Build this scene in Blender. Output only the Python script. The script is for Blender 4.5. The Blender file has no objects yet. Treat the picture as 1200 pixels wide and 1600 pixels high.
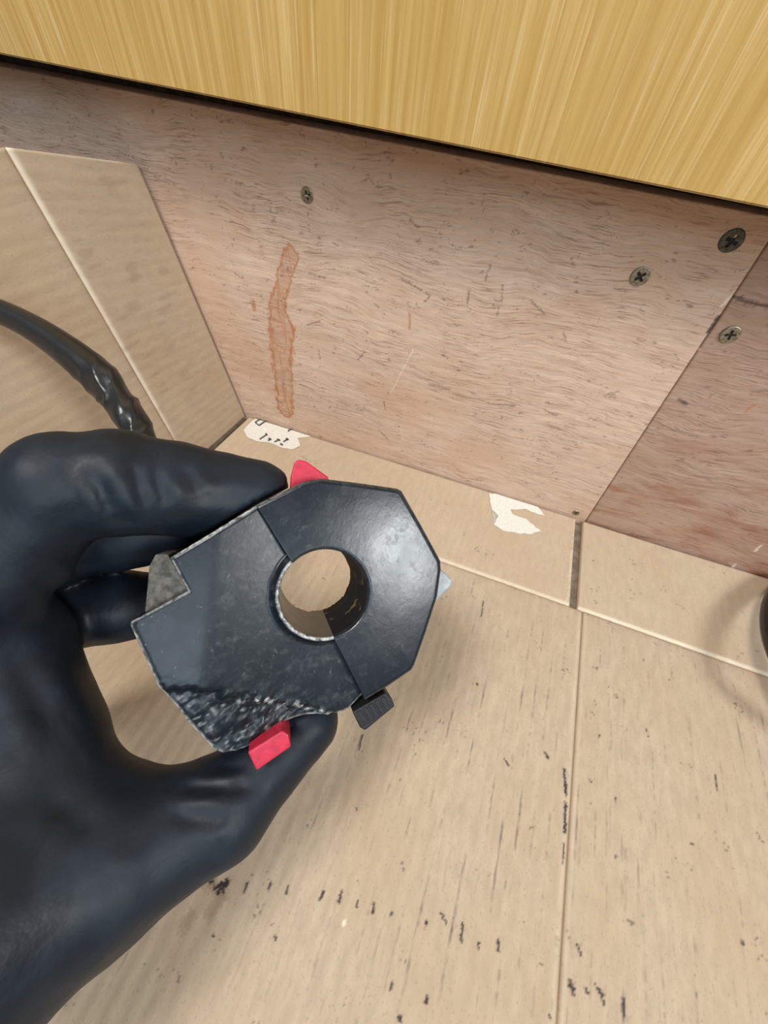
import bpy, bmesh, math
import numpy as np
from mathutils import Matrix, Vector

# ------------------------------------------------------------------ camera, light, exposure
MM = 0.001
H, D = 0.220, 0.2165                       # camera height over the cardboard, distance of the plywood wall
RIGHT = np.array([0.9314, 0.3600, 0.0543])
DOWN = np.array([0.3149, -0.7220, -0.6161])
FWD = np.array([-0.1826, 0.5909, -0.7858])
EYE = np.array([0.0, 0.0, H])
FPX = 601.0
scene = bpy.context.scene
col = scene.collection
cam_d = bpy.data.cameras.new('camera')
cam = bpy.data.objects.new('camera', cam_d)
col.objects.link(cam)
cam_d.sensor_fit = 'VERTICAL'
cam_d.sensor_height = 36.0
cam_d.lens = 36.0 * FPX / 1600.0
cam_d.clip_start = 0.005
cam_d.clip_end = 20
m = Matrix.Identity(4)
for i in range(3):
    m[i][0], m[i][1], m[i][2], m[i][3] = RIGHT[i], -DOWN[i], -FWD[i], EYE[i]
cam.matrix_world = m
scene.camera = cam
vs = scene.view_settings
vs.view_transform = 'Standard'
vs.look = 'None'
vs.exposure = 0.16
vs.gamma = 1.0
vs.use_curve_mapping = False

world = bpy.data.worlds.new('room_light')
scene.world = world
world.use_nodes = True
world.node_tree.nodes['Background'].inputs[0].default_value = (0.78, 0.90, 1.0, 1)
world.node_tree.nodes['Background'].inputs[1].default_value = 0.20


def area(name, loc, target, size, power, color):
    d = bpy.data.lights.new(name, 'AREA')
    d.shape = 'DISK'
    d.size = size
    d.energy = power
    d.color = color
    o = bpy.data.objects.new(name, d)
    col.objects.link(o)
    o.location = loc
    o.rotation_euler = (Vector(target) - Vector(loc)).to_track_quat('-Z', 'Y').to_euler()
    return o


area('ceiling_lamp', (-0.30, -0.28, 1.20), (0.0, 0.10, 0.0), 0.30, 10.0, (1.0, 0.98, 0.94))
area('bench_lamp', (0.88, -0.36, 0.90), (0.05, 0.12, 0.05), 0.30, 8.5, (0.94, 0.98, 1.0))
area('front_fill', (0.50, -1.25, 1.10), (0.0, 0.15, 0.08), 0.75, 9.0, (0.72, 0.87, 1.0))  # soft fill light added from the front, no window known there

# ------------------------------------------------------------------ geometry helpers


def cam_pt(x, y, d):
    """point in space at distance d (along the view axis) on the sight line of image point x, y"""
    return EYE + d * (RIGHT * ((x - 600) / FPX) + DOWN * ((y - 800) / FPX) + FWD)


def ray(x, y):
    return RIGHT * ((x - 600) / FPX) + DOWN * ((y - 800) / FPX) + FWD


def on_floor(x, y, z=0.0):
    r = ray(x, y)
    return EYE + r * ((z - H) / r[2])


def on_wall(x, y, dy=0.0):
    r = ray(x, y)
    return EYE + r * ((D + dy) / r[1])


def on_plane(x, y, p0, n):
    r = ray(x, y)
    return EYE + r * (np.dot(p0 - EYE, n) / np.dot(r, n))


def _hash(i):
    return (np.sin(i * 127.1 + 311.7) * 43758.5453) % 1.0


def noise2(x, y, seed=0.0):
    xi, yi = np.floor(x), np.floor(y)
    fx, fy = x - xi, y - yi
    fx, fy = fx * fx * (3 - 2 * fx), fy * fy * (3 - 2 * fy)
    def h(a, b):
        return (np.sin(a * 127.1 + b * 311.7 + seed * 74.7) * 43758.5453) % 1.0
    return (h(xi, yi) * (1 - fx) + h(xi + 1, yi) * fx) * (1 - fy) + (h(xi, yi + 1) * (1 - fx) + h(xi + 1, yi + 1) * fx) * fy


def noise3(x, y, z, seed=0.0):
    zi = np.floor(z)
    f = z - zi
    f = f * f * (3 - 2 * f)
    return noise2(x + zi * 17.3, y + zi * 9.1, seed) * (1 - f) + noise2(x + (zi + 1) * 17.3, y + (zi + 1) * 9.1, seed) * f


def sstep(a, b, x):
    t = np.clip((x - a) / (b - a), 0, 1)
    return t * t * (3 - 2 * t)


def seg_dist(p, a, b):
    a, b = np.asarray(a, float), np.asarray(b, float)
    ab = b - a
    t = np.clip(((p - a) @ ab) / max(ab @ ab, 1e-12), 0, 1)
    return np.linalg.norm(p - a - t[..., None] * ab, axis=-1), t


def link(name, verts, faces, mat, parent=None, smooth=False, attrs=None, uv=None):
    me = bpy.data.meshes.new(name)
    if isinstance(faces, np.ndarray):
        n = len(faces)
        me.vertices.add(len(verts))
        me.vertices.foreach_set('co', np.asarray(verts, np.float32).ravel())
        me.loops.add(n * 4)
        me.loops.foreach_set('vertex_index', faces.astype(np.int32).ravel())
        me.polygons.add(n)
        me.polygons.foreach_set('loop_start', np.arange(n, dtype=np.int32) * 4)
        me.update(calc_edges=True)
        me.validate()
    else:
        me.from_pydata([tuple(v) for v in verts], [], faces)
        me.update()
    if len(verts) < 80000:
        bm = bmesh.new()
        bm.from_mesh(me)
        bmesh.ops.recalc_face_normals(bm, faces=bm.faces)
        bm.to_mesh(me)
        bm.free()
    if attrs:
        for k, v in attrs.items():
            a = me.attributes.new(k, 'FLOAT_COLOR', 'POINT')
            c = np.ones((len(verts), 4), np.float32)
            c[:, :v.shape[1]] = v
            a.data.foreach_set('color', c.ravel())
    if uv is not None:
        a = me.attributes.new('flat', 'FLOAT_VECTOR', 'POINT')
        c = np.zeros((len(verts), 3), np.float32)
        c[:, :2] = uv
        a.data.foreach_set('vector', c.ravel())
    if smooth:
        me.shade_smooth()
    me.materials.append(mat)
    o = bpy.data.objects.new(name, me)
    col.objects.link(o)
    if parent:
        o.parent = parent
    return o


def tag(o, label=None, cat=None, group=None, kind=None):
    if label: o['label'] = label
    if cat: o['category'] = cat
    if group: o['group'] = group
    if kind: o['kind'] = kind
    return o


def empty(name, loc=(0, 0, 0)):
    o = bpy.data.objects.new(name, None)
    o.empty_display_size = 0.02
    col.objects.link(o)
    o.location = loc
    return o


def keep_parent(o, parent):
    o.parent = parent
    o.matrix_parent_inverse = Matrix.Translation(parent.location).inverted()


def sheet(name, corners, step, thick, mat, parent, height=None, paint=None, swap=False):
    """A board with four corners (00, 10, 11, 01), a dense relief face and real thickness.  height/paint get (a, b, P): a, b in metres along the sides."""
    c = [np.asarray(q, float) for q in corners]
    la, lb = np.linalg.norm(c[1] - c[0]), np.linalg.norm(c[3] - c[0])
    na, nb = max(2, int(la / step)), max(2, int(lb / step))
    S, T = np.meshgrid(np.linspace(0, 1, na + 1), np.linspace(0, 1, nb + 1), indexing='ij')
    P = (c[0] * ((1 - S) * (1 - T))[..., None] + c[1] * (S * (1 - T))[..., None] + c[2] * (S * T)[..., None] + c[3] * ((1 - S) * T)[..., None])
    nrm = np.cross(c[1] - c[0], c[3] - c[0])
    nrm /= np.linalg.norm(nrm)
    P0 = P.copy()
    if height is not None:
        P = P + nrm * height(S * la, T * lb, P0)[..., None]
    idx = np.arange((na + 1) * (nb + 1)).reshape(na + 1, nb + 1)
    F = np.stack([idx[:-1, :-1], idx[1:, :-1], idx[1:, 1:], idx[:-1, 1:]], -1).reshape(-1, 4)
    rim = np.concatenate([idx[:, 0], idx[-1, 1:], idx[-2::-1, -1], idx[0, -2:0:-1]])
    V = P.reshape(-1, 3)
    lowv = P0.reshape(-1, 3)[rim] - nrm * thick
    n0 = len(V)
    k = len(rim)
    lo = n0 + np.arange(k)
    side = np.stack([rim, lo, np.roll(lo, -1), np.roll(rim, -1)], -1)
    cc = [0, na, na + nb, 2 * na + nb]
    under = np.array([[lo[cc[0]], lo[cc[3]], lo[cc[2]], lo[cc[1]]]])
    V = np.concatenate([V, lowv])
    uv = np.stack([S * la, T * lb], -1).reshape(-1, 2)
    uv = np.concatenate([uv, uv[rim]])
    if swap: uv = uv[:, ::-1]
    at = np.zeros((len(V), 3))
    if paint is not None:
        pr = paint(S * la, T * lb, P0).reshape(-1, 3)
        at = np.concatenate([pr, pr[rim] * 0.3])
    # under side as quads of the long rim is one big face: keep it in the same array
    return link(name, V, np.concatenate([F, side, under]), mat, parent, smooth=False, attrs={'marks': at}, uv=uv)


# ------------------------------------------------------------------ materials


class NT:
    def __init__(self, name, rough=0.6, spec=0.3):
        self.m = bpy.data.materials.new(name)
        self.m.use_nodes = True
        self.t = self.m.node_tree
        self.b = self.t.nodes['Principled BSDF']
        self.b.inputs['Roughness'].default_value = rough
        self.b.inputs['Specular IOR Level'].default_value = spec

    def n(self, kind, **kw):
        nd = self.t.nodes.new(kind)
        for k, v in kw.items():
            if k.startswith('i_'):
                nd.inputs[k[2:].replace('_', ' ')].default_value = v
            else:
                setattr(nd, k, v)
        return nd

    def l(self, a, b):
        self.t.links.new(a, b)

    def math(self, op, a, b=None, clamp=False):
        nd = self.n('ShaderNodeMath', operation=op)
        nd.use_clamp = clamp
        for i, v in enumerate((a, b)):
            if v is None: continue
            if isinstance(v, (int, float)): nd.inputs[i].default_value = v
            else: self.l(v, nd.inputs[i])
        return nd.outputs[0]

    def mix(self, fac, a, b, mode='MIX'):
        nd = self.n('ShaderNodeMix', data_type='RGBA', blend_type=mode)
        for s, v in ((nd.inputs[0], fac), (nd.inputs[6], a), (nd.inputs[7], b)):
            if isinstance(v, (int, float)): s.default_value = v
            elif isinstance(v, tuple): s.default_value = (*v, 1) if len(v) == 3 else v
            else: self.l(v, s)
        return nd.outputs[2]

    def ramp(self, fac, lo, hi, a=0.0, b=1.0):
        nd = self.n('ShaderNodeMapRange', interpolation_type='SMOOTHSTEP')
        for k, v in (('From Min', lo), ('From Max', hi), ('To Min', a), ('To Max', b)):
            nd.inputs[k].default_value = v
        self.l(fac, nd.inputs['Value'])
        return nd.outputs[0]

    def coords(self, scale, src=None, rot=None):
        mp = self.n('ShaderNodeMapping')
        mp.inputs['Scale'].default_value = scale
        if rot: mp.inputs['Rotation'].default_value = rot
        if src is None:
            src = self.n('ShaderNodeTexCoord').outputs['Object']
        self.l(src, mp.inputs[0])
        return mp.outputs[0]

    def noise(self, vec, scale=1.0, detail=3.0, rough=0.55, dist=0.0):
        nd = self.n('ShaderNodeTexNoise')
        nd.inputs['Scale'].default_value = scale
        nd.inputs['Detail'].default_value = detail
        nd.inputs['Roughness'].default_value = rough
        nd.inputs['Distortion'].default_value = dist
        self.l(vec, nd.inputs['Vector'])
        return nd.outputs[0]

    def bump(self, h, strength, dist):
        nd = self.n('ShaderNodeBump')
        nd.inputs['Strength'].default_value = strength
        nd.inputs['Distance'].default_value = dist
        self.l(h, nd.inputs['Height'])
        self.l(nd.outputs[0], self.b.inputs['Normal'])

    def color(self, c):
        if isinstance(c, tuple): self.b.inputs['Base Color'].default_value = (*c, 1)
        else: self.l(c, self.b.inputs['Base Color'])
        return self

    def marks(self):
        a = self.n('ShaderNodeAttribute', attribute_name='marks')
        s = self.n('ShaderNodeSeparateColor')
        self.l(a.outputs['Color'], s.inputs[0])
        return s.outputs

    def flat(self):
        return self.n('ShaderNodeAttribute', attribute_name='flat').outputs['Vector']


def cardboard_mat(name, base, streak, fib=1.0):
    k = NT(name, 0.72, 0.18)
    f = k.flat()
    fibre = k.noise(k.coords((260, 90, 1), f), 1.0, 5, 0.65)
    blot = k.noise(k.coords((22, 14, 1), f), 1.0, 3, 0.5)
    spk = k.noise(k.coords((900, 700, 1), f), 1.0, 2, 0.6)
    c = k.mix(k.ramp(fibre, 0.3, 0.75), tuple(v * (1 - 0.14 * fib) for v in base), tuple(min(1, v * (1 + 0.10 * fib)) for v in base))
    c = k.mix(k.ramp(blot, 0.35, 0.72, 0, 0.5), c, tuple(v * g for v, g in zip(base, (0.93, 0.86, 0.78))))
    c = k.mix(k.ramp(spk, 0.58, 0.72, 0, 0.42), c, tuple(v * 0.55 for v in base))
    # worn flute lines: broken streaks that follow the corrugation
    wv = k.n('ShaderNodeTexWave', wave_type='BANDS', bands_direction='X', wave_profile='SIN')
    wv.inputs['Scale'].default_value = 1.0
    wv.inputs['Distortion'].default_value = 0.0
    wob = k.noise(k.coords((30, 20, 1), f), 1.0, 2)
    cv = k.n('ShaderNodeCombineXYZ')
    sx = k.n('ShaderNodeSeparateXYZ')
    k.l(f, sx.inputs[0])
    xx = k.math('ADD', k.math('MULTIPLY', sx.outputs[0], 2 * math.pi / (20 * 0.0066)), k.math('MULTIPLY', wob, 0.03))
    k.l(xx, cv.inputs[0])
    k.l(cv.outputs[0], wv.inputs['Vector'])
    line = k.ramp(wv.outputs['Fac'], 0.86, 1.0)
    brk = k.ramp(k.noise(k.coords((140, 34, 1), f), 1.0, 4, 0.7), 0.50, 0.70)
    brk2 = k.ramp(k.noise(k.coords((9, 7, 1), f), 1.0, 2, 0.5), 0.35, 0.62)
    sm = k.math('MULTIPLY', k.math('MULTIPLY', line, brk), k.math('MULTIPLY', brk2, streak))
    c = k.mix(sm, c, (0.13, 0.10, 0.085))
    mk = k.marks()
    c = k.mix(k.math('MULTIPLY', mk[1], 0.75), c, (0.80, 0.70, 0.54))
    c = k.mix(k.math('MULTIPLY', mk[2], 0.7), c, (0.27, 0.17, 0.10))
    c = k.mix(mk[0], c, (0.018, 0.016, 0.020))
    k.color(c)
    hgt = k.math('ADD', k.math('MULTIPLY', fibre, 0.5), k.math('MULTIPLY', wv.outputs['Fac'], -0.35))
    k.bump(hgt, 0.35, 0.0006)
    return k.m


def plywood_mat(name, base, red):
    k = NT(name, 0.62, 0.22)
    bend = k.noise(k.coords((7, 7, 12)), 1.0, 2)
    bend2 = k.noise(k.coords((45, 45, 60)), 1.0, 2)
    tc = k.n('ShaderNodeTexCoord').outputs['Object']
    add = k.n('ShaderNodeVectorMath', operation='ADD')
    cb = k.n('ShaderNodeCombineXYZ')
    k.l(k.math('ADD', k.math('MULTIPLY', bend, 0.030), k.math('MULTIPLY', bend2, 0.0060)), cb.inputs[2])
    k.l(tc, add.inputs[0]); k.l(cb.outputs[0], add.inputs[1])
    v = add.outputs[0]
    grain = k.noise(k.coords((22, 22, 620), v), 1.0, 5, 0.66)
    fine = k.noise(k.coords((85, 85, 1900), v), 1.0, 5, 0.70)
    blot = k.noise(k.coords((16, 16, 26), v), 1.0, 5, 0.6)
    pore = k.noise(k.coords((70, 70, 1700), v), 1.0, 4, 0.65, 0.8)
    patch = k.noise(k.coords((30, 30, 40), v), 1.0, 3, 0.6)
    dark = k.noise(k.coords((170, 170, 620), v), 1.0, 3, 0.55, 0.8)
    scr = k.noise(k.coords((420, 200, 300), None, (0, 0.7, 0)), 1.0, 2, 0.4, 2.0)
    grit = k.noise(k.coords((1100,) * 3), 1.0, 3, 0.7)
    c = k.mix(k.ramp(grain, 0.3, 0.72), tuple(x * 0.90 for x in base), tuple(x * 1.07 for x in base))
    c = k.mix(k.ramp(fine, 0.50, 0.66, 0, 0.60), c, tuple(x * g for x, g in zip(base, (0.66, 0.57, 0.50))))
    c = k.mix(k.ramp(fine, 0.47, 0.34, 0, 0.50), c, tuple(min(1, x * g) for x, g in zip(base, (1.22, 1.24, 1.26))))
    c = k.mix(k.ramp(blot, 0.40, 0.66, 0, 0.75), c, tuple(x * g for x, g in zip(base, (0.88, 0.80, 0.72))))
    c = k.mix(k.math('MULTIPLY', k.ramp(pore, 0.50, 0.64, 0, 0.72), k.ramp(patch, 0.36, 0.60)), c, tuple(x * g for x, g in zip(base, (0.42, 0.33, 0.28))))
    c = k.mix(k.ramp(dark, 0.66, 0.76, 0, 0.58), c, (0.15, 0.085, 0.06))
    c = k.mix(k.ramp(scr, 0.70, 0.78, 0, 0.55), c, (0.10, 0.065, 0.055))
    c = k.mix(k.ramp(grit, 0.60, 0.74, 0, 0.22), c, (0.20, 0.13, 0.10))
    if red:
        rr = k.noise(k.coords((22, 22, 80), v), 1.0, 5, 0.65, 0.4)
        sx = k.n('ShaderNodeSeparateXYZ')
        k.l(tc, sx.inputs[0])
        low = k.ramp(sx.outputs[2], 0.115, 0.01, 0.22, 1.0)
        c = k.mix(k.math('MULTIPLY', k.ramp(rr, 0.44, 0.70, 0, 0.85), low), c, (0.27, 0.095, 0.055))
    mk = k.marks()
    c = k.mix(k.math('MULTIPLY', mk[2], 0.85), c, (0.43, 0.165, 0.060))
    c = k.mix(k.math('MULTIPLY', mk[1], 0.9), c, (0.80, 0.68, 0.52))
    c = k.mix(k.math('MULTIPLY', mk[0], 0.92), c, (0.050, 0.028, 0.028))
    k.color(c)
    hgt = k.math('ADD', k.math('MULTIPLY', grain, 0.35), k.math('MULTIPLY', fine, 0.6))
    k.bump(hgt, 0.35, 0.0004)
    return k.m


def laminate_mat():
    k = NT('oak_laminate', 0.42, 0.35)
    tc = k.n('ShaderNodeTexCoord').outputs['Object']
    g1 = k.noise(k.coords((330, 60, 9), tc), 1.0, 4, 0.6, 0.15)
    g2 = k.noise(k.coords((1300, 90, 26), tc), 1.0, 3, 0.6)
    g3 = k.noise(k.coords((60, 40, 4), tc), 1.0, 3, 0.5)
    c = k.mix(k.ramp(g1, 0.30, 0.70), (0.50, 0.295, 0.080), (0.64, 0.42, 0.150))
    c = k.mix(k.ramp(g2, 0.52, 0.72, 0, 0.42), c, (0.42, 0.235, 0.060))
    c = k.mix(k.ramp(g2, 0.30, 0.45, 0.65, 0.0), c, (0.72, 0.53, 0.27))
    c = k.mix(k.ramp(g3, 0.40, 0.70, 0, 0.45), c, (0.50, 0.29, 0.075))
    k.color(c)
    k.bump(g2, 0.15, 0.0004)
    return k.m


def plain(name, c, rough, spec=0.4, bump=0.0, bscale=300.0, metal=0.0, vary=0.0):
    k = NT(name, rough, spec)
    k.b.inputs['Metallic'].default_value = metal
    nz = k.noise(k.coords((bscale,) * 3), 1.0, 4, 0.6)
    if vary:
        k.color(k.mix(k.ramp(nz, 0.35, 0.7), tuple(x * (1 - vary) for x in c), tuple(min(1, x * (1 + vary)) for x in c)))
    else:
        k.color(c)
    if bump: k.bump(nz, bump, 0.0006)
    return k.m


def glove_mat():
    k = NT('black_nitrile', 0.5, 0.30)
    a = k.noise(k.coords((70, 45, 60)), 1.0, 4, 0.6, 0.6)
    b = k.noise(k.coords((1500,) * 3), 1.0, 2, 0.5)
    k.color(k.mix(k.ramp(a, 0.3, 0.7), (0.006, 0.0095, 0.015), (0.010, 0.0155, 0.024)))
    k.l(k.ramp(a, 0.3, 0.75, 0.46, 0.60), k.b.inputs['Roughness'])
    k.bump(k.math('ADD', k.math('MULTIPLY', a, 1.0), k.math('MULTIPLY', b, 0.05)), 0.25, 0.0016)
    return k.m


def plastic_mat(name, c, rough, dirt, wearcol):
    k = NT(name, rough, 0.5)
    gloss = 0.5 if wearcol[0] < 0.4 else 0.34
    a = k.noise(k.coords((420,) * 3), 1.0, 5, 0.65, 0.5)
    b = k.noise(k.coords((90,) * 3), 1.0, 4, 0.6, 0.3)
    s = k.noise(k.coords((1300, 500, 900), None, (0.4, 0.6, 0.2)), 1.0, 3, 0.6)
    cc = k.mix(k.math('MULTIPLY', k.ramp(a, 0.56, 0.80), dirt), c, (0.14, 0.15, 0.155))
    cc = k.mix(k.math('MULTIPLY', k.ramp(s, 0.66, 0.76), dirt), cc, (0.34, 0.35, 0.36))
    mk = k.marks()
    w = k.math('MULTIPLY', mk[0], k.ramp(k.noise(k.coords((700,) * 3), 1.0, 4, 0.7), 0.36, 0.62, 0.15, 1.0))
    cc = k.mix(w, cc, wearcol)
    cc = k.mix(k.math('MULTIPLY', mk[2], k.ramp(a, 0.3, 0.6, 0.55, 1.0)), cc, (0.055, 0.047, 0.036))
    gl = k.noise(k.coords((230,) * 3), 1.0, 2, 0.5)
    cc = k.mix(k.math('MULTIPLY', mk[1], k.ramp(gl, 0.62, 0.70)), cc, (0.16, 0.115, 0.04))
    k.color(cc)
    k.l(k.math('ADD', k.math('ADD', k.ramp(b, 0.3, 0.75, rough - 0.02, rough + 0.05), k.math('MULTIPLY', k.ramp(a, 0.5, 0.8), 0.10)), k.math('MULTIPLY', mk[1], 0.35)), k.b.inputs['Roughness'])
    k.l(k.math('SUBTRACT', gloss, k.math('MULTIPLY', mk[1], 0.42), True), k.b.inputs['Specular IOR Level'])
    k.bump(k.math('ADD', a, k.math('MULTIPLY', s, 0.5)), 0.05, 0.0006)
    return k.m


M_CARD = cardboard_mat('kraft_cardboard', (0.482, 0.372, 0.264), 0.8, 0.75)
M_CARD_SIDE = cardboard_mat('kraft_cardboard_clean', (0.500, 0.385, 0.268), 0.2, 0.55)
M_PLY = plywood_mat('pale_plywood', (0.665, 0.485, 0.370), False)
M_PLY_RED = plywood_mat('reddish_plywood', (0.460, 0.312, 0.235), True)
M_LAM = laminate_mat()
M_BENCH = plain('bench_top', (0.27, 0.21, 0.15), 0.8, 0.2, 0.3, 200, 0, 0.25)
M_GLOVE = glove_mat()
M_CLAMP = plastic_mat('black_moulded_plastic', (0.007, 0.010, 0.015), 0.25, 0.12, (0.20, 0.21, 0.22))
M_BODY = plastic_mat('scuffed_black_plastic', (0.006, 0.009, 0.013), 0.30, 0.30, (0.62, 0.62, 0.60))
M_RED = plain('red_plastic', (0.50, 0.020, 0.050), 0.38, 0.4, 0.15, 500, 0, 0.12)
M_RUBBER = plain('black_rubber', (0.012, 0.012, 0.014), 0.5, 0.35, 0.2, 500)
M_GREYP = plain('grey_plastic', (0.34, 0.36, 0.37), 0.4, 0.4, 0.1, 300, 0, 0.15)
M_DIRTY = plain('dusty_grey_plastic', (0.085, 0.08, 0.07), 0.75, 0.25, 0.5, 500, 0, 0.45)
M_VINYL = plain('black_vinyl', (0.013, 0.013, 0.014), 0.30, 0.5, 0.12, 160)
M_SCREW = plain('aged_steel', (0.36, 0.31, 0.23), 0.42, 0.5, 0.3, 900, 0.85, 0.4)
M_SCREW_DARK = plain('dark_steel', (0.11, 0.095, 0.075), 0.5, 0.5, 0.3, 900, 0.7, 0.4)  # darker steel tone for one screw head
M_PAPER = plain('torn_white_paper', (0.72, 0.68, 0.60), 0.8, 0.15, 0.4, 700, 0, 0.08)
M_INK = plain('printed_ink', (0.10, 0.095, 0.09), 0.7, 0.2)

# ------------------------------------------------------------------ setting: bench, wall, front board

def box_mesh(name, lo, hi, mat, parent=None, bevel=0.0):
    bm = bmesh.new()
    bmesh.ops.create_cube(bm, size=1)
    for v in bm.verts:
        v.co = Vector([lo[i] if v.co[i] < 0 else hi[i] for i in range(3)])
    if bevel:
        bmesh.ops.bevel(bm, geom=bm.edges[:], offset=bevel, segments=2, affect='EDGES')
    me = bpy.data.meshes.new(name)
    bm.to_mesh(me); bm.free()
    me.materials.append(mat)
    o = bpy.data.objects.new(name, me)
    col.objects.link(o)
    if parent: o.parent = parent
    return o


bench = box_mesh('floor', (-0.9, -0.7, -0.030), (0.9, D + 0.02, -0.0045), M_BENCH)
tag(bench, 'brown grey bench top under the cardboard', kind='structure')
wall = box_mesh('wall_back', (-0.9, D + 0.0150, -0.0045), (0.9, D + 0.030, 0.62), plain('dark_wall', (0.17, 0.115, 0.085), 0.8, 0.2, 0.2, 200, 0, 0.3))  # dark brown paints in the shade band under the front board
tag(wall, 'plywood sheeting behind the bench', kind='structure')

SEAM = [(910, 822), (1200, 380)]
s0, s1 = on_wall(*SEAM[0]), on_wall(*SEAM[1])
sdir = (s1 - s0) / (s1[2] - s0[2])
seam_lo = s0 + sdir * (-0.0045 - s0[2]); t0, t1 = on_wall(0, 103), on_wall(1190, 335)                 # top edge of the plywood, just below the front board
tdir = (t1 - t0) / (t1[0] - t0[0])
top_at = lambda x: t0 + tdir * (x - t0[0])
seam_hi = s0 + sdir * (top_at(s1[0])[2] - s0[2])


def mm_wall(px):
    q = on_wall(*px)
    return np.array([q[0], q[2]]) * 1000


def wall_xz(P):
    return np.stack([P[..., 0], P[..., 2]], -1) * 1000


def strokes(p, out, ch, segs, conv, r, strength, seed, rag=0.8, fr=0.9):
    for a, b in segs:
        A, B = conv(a), conv(b)
        d, t = seg_dist(p, A, B)
        near = d < r * 3
        if not near.any(): continue
        q = p[near]
        n = noise2(q[:, 0] * fr * 2, q[:, 1] * fr * 2, seed) * 0.6 + noise2(q[:, 0] * fr * 5, q[:, 1] * fr * 5, seed + 3) * 0.4
        val = strength * sstep(r, r * 0.35, d[near] + (n - 0.5) * r * rag * 2)
        o = out[..., ch]
        o[near] = np.maximum(o[near], val)


def paint_wall(a, b, P):
    p = wall_xz(P)
    out = np.zeros(P.shape[:2] + (3,))
    # rust coloured run below the upper screw
    run = [(455, 398), (447, 425), (437, 460), (432, 485), (440, 510), (440, 545), (442, 580), (444, 610), (446, 640)]
    w = [4.8, 4.9, 4.8, 5.8, 9.6, 8.8, 8.2, 7.8, 7.2]
    q = [mm_wall(x) for x in run]
    best = np.full(p.shape[:2], 1e9)
    for i in range(len(q) - 1):
        d, t = seg_dist(p, q[i], q[i + 1])
        best = np.minimum(best, d / (w[i] * (1 - t) + w[i + 1] * t))
    n = noise2(p[..., 0] * 0.5, p[..., 1] * 0.35, 4) - 0.5 + 0.5 * (noise2(p[..., 0] * 1.4, p[..., 1] * 0.9, 5) - 0.5)
    e = best + n * 0.42
    body = sstep(1.0, 0.85, e) * (0.16 + 0.55 * noise2(p[..., 0] * 0.4, p[..., 1] * 1.1, 33))
    rim = np.exp(-((e - 0.88) / 0.15) ** 2) * 1.15
    inner = np.exp(-((noise2(p[..., 0] * 0.42, p[..., 1] * 0.06, 9) - 0.5) / 0.09) ** 2) * 0.85 * sstep(1.0, 0.8, e)
    low = sstep(0, 45, p[..., 1]) 
    out[..., 2] = np.clip(np.maximum(np.maximum(body * 0.95, rim), inner) * (0.95 + 0.4 * (1 - low)), 0, 1)
    strokes(p, out, 2, [((396, 472), (397, 483)), ((396, 476), (396, 480)), ((442, 600), (446, 628))], mm_wall, 2.0, 0.8, 3)
    strokes(p, out, 2, [((640, 490), (640, 515))], mm_wall, 0.9, 0.7, 4)
    strokes(p, out, 0, [((367, 427), (378, 434)), ((482, 428), (508, 434)), ((641, 345), (655, 356)), ((628, 436), (672, 462)), ((672, 462), (664, 472)),
                        ((733, 452), (730, 478)), ((785, 446), (784, 470)), ((779, 480), (777, 495)), ((560, 562), (570, 550)), ((820, 300), (826, 303)),
                        ((592, 672), (606, 686)), ((600, 628), (602, 640)), ((760, 630), (805, 634)), ((880, 520), (884, 530)), ((766, 415), (758, 438)),
                        ((480, 508), (500, 502)), ((497, 545), (500, 560)), ((468, 600), (480, 605)), ((720, 270), (730, 268)), ((900, 455), (902, 457)),
                        ((520, 380), (528, 384)), ((950, 615), (965, 612)), ((830, 470), (850, 490)), ((690, 555), (700, 560)), ((850, 640), (870, 650))],
            mm_wall, 0.60, 0.55, 7, 1.3)
    strokes(p, out, 0, [((672, 600), (702, 608))], mm_wall, 1.4, 0.35, 11)
    strokes(p, out, 1, [((646, 545), (612, 612)), ((627, 670), (630, 688))], mm_wall, 0.5, 0.55, 12)
    strokes(p, out, 0, [((1123, 494), (1106, 519))], mm_wall, 0.9, 0.95, 13, 0.4)
    # grime scatter
    sp = noise2(p[..., 0] * 0.8, p[..., 1] * 1.6, 21) * noise2(p[..., 0] * 0.18, p[..., 1] * 0.22, 22)
    out[..., 0] = np.maximum(out[..., 0], 0.45 * sstep(0.62, 0.74, sp))
    # chipped pale veneer edge along the seam
    sd, st = seg_dist(p, mm_wall((1150, 455)), mm_wall((1128, 478)))
    out[..., 1] = np.maximum(out[..., 1], 0.9 * sstep(1.3, 0.6, sd + noise2(p[..., 0], p[..., 1], 2)))
    return out


def paint_wall_right(a, b, P):
    p = wall_xz(P)
    out = np.zeros(P.shape[:2] + (3,))
    strokes(p, out, 0, [((1143, 463), (1172, 473)), ((1172, 473), (1200, 479)), ((1060, 625), (1072, 632))], mm_wall, 1.0, 0.85, 5, 0.6)
    strokes(p, out, 0, [((1155, 468), (1172, 474))], mm_wall, 1.5, 0.6, 6, 0.6)
    strokes(p, out, 2, [((1170, 640), (1177, 634))], mm_wall, 1.2, 0.9, 8)
    strokes(p, out, 1, [((1110, 508), (1090, 548)), ((1180, 862), (1190, 852)), ((1143, 888), (1150, 882))], mm_wall, 0.75, 0.95, 9, 0.5)
    sp = noise2(p[..., 0] * 0.7, p[..., 1] * 1.5, 31) * noise2(p[..., 0] * 0.2, p[..., 1] * 0.25, 32)
    out[..., 0] = np.maximum(out[..., 0], 0.4 * sstep(0.60, 0.74, sp))
    return out


def h_wall(a, b, P):
    x, z = P[..., 0] * 1000, P[..., 2] * 1000
    return (noise2(x * 0.03, z * 0.3, 3) - 0.5) * 0.00025


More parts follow.
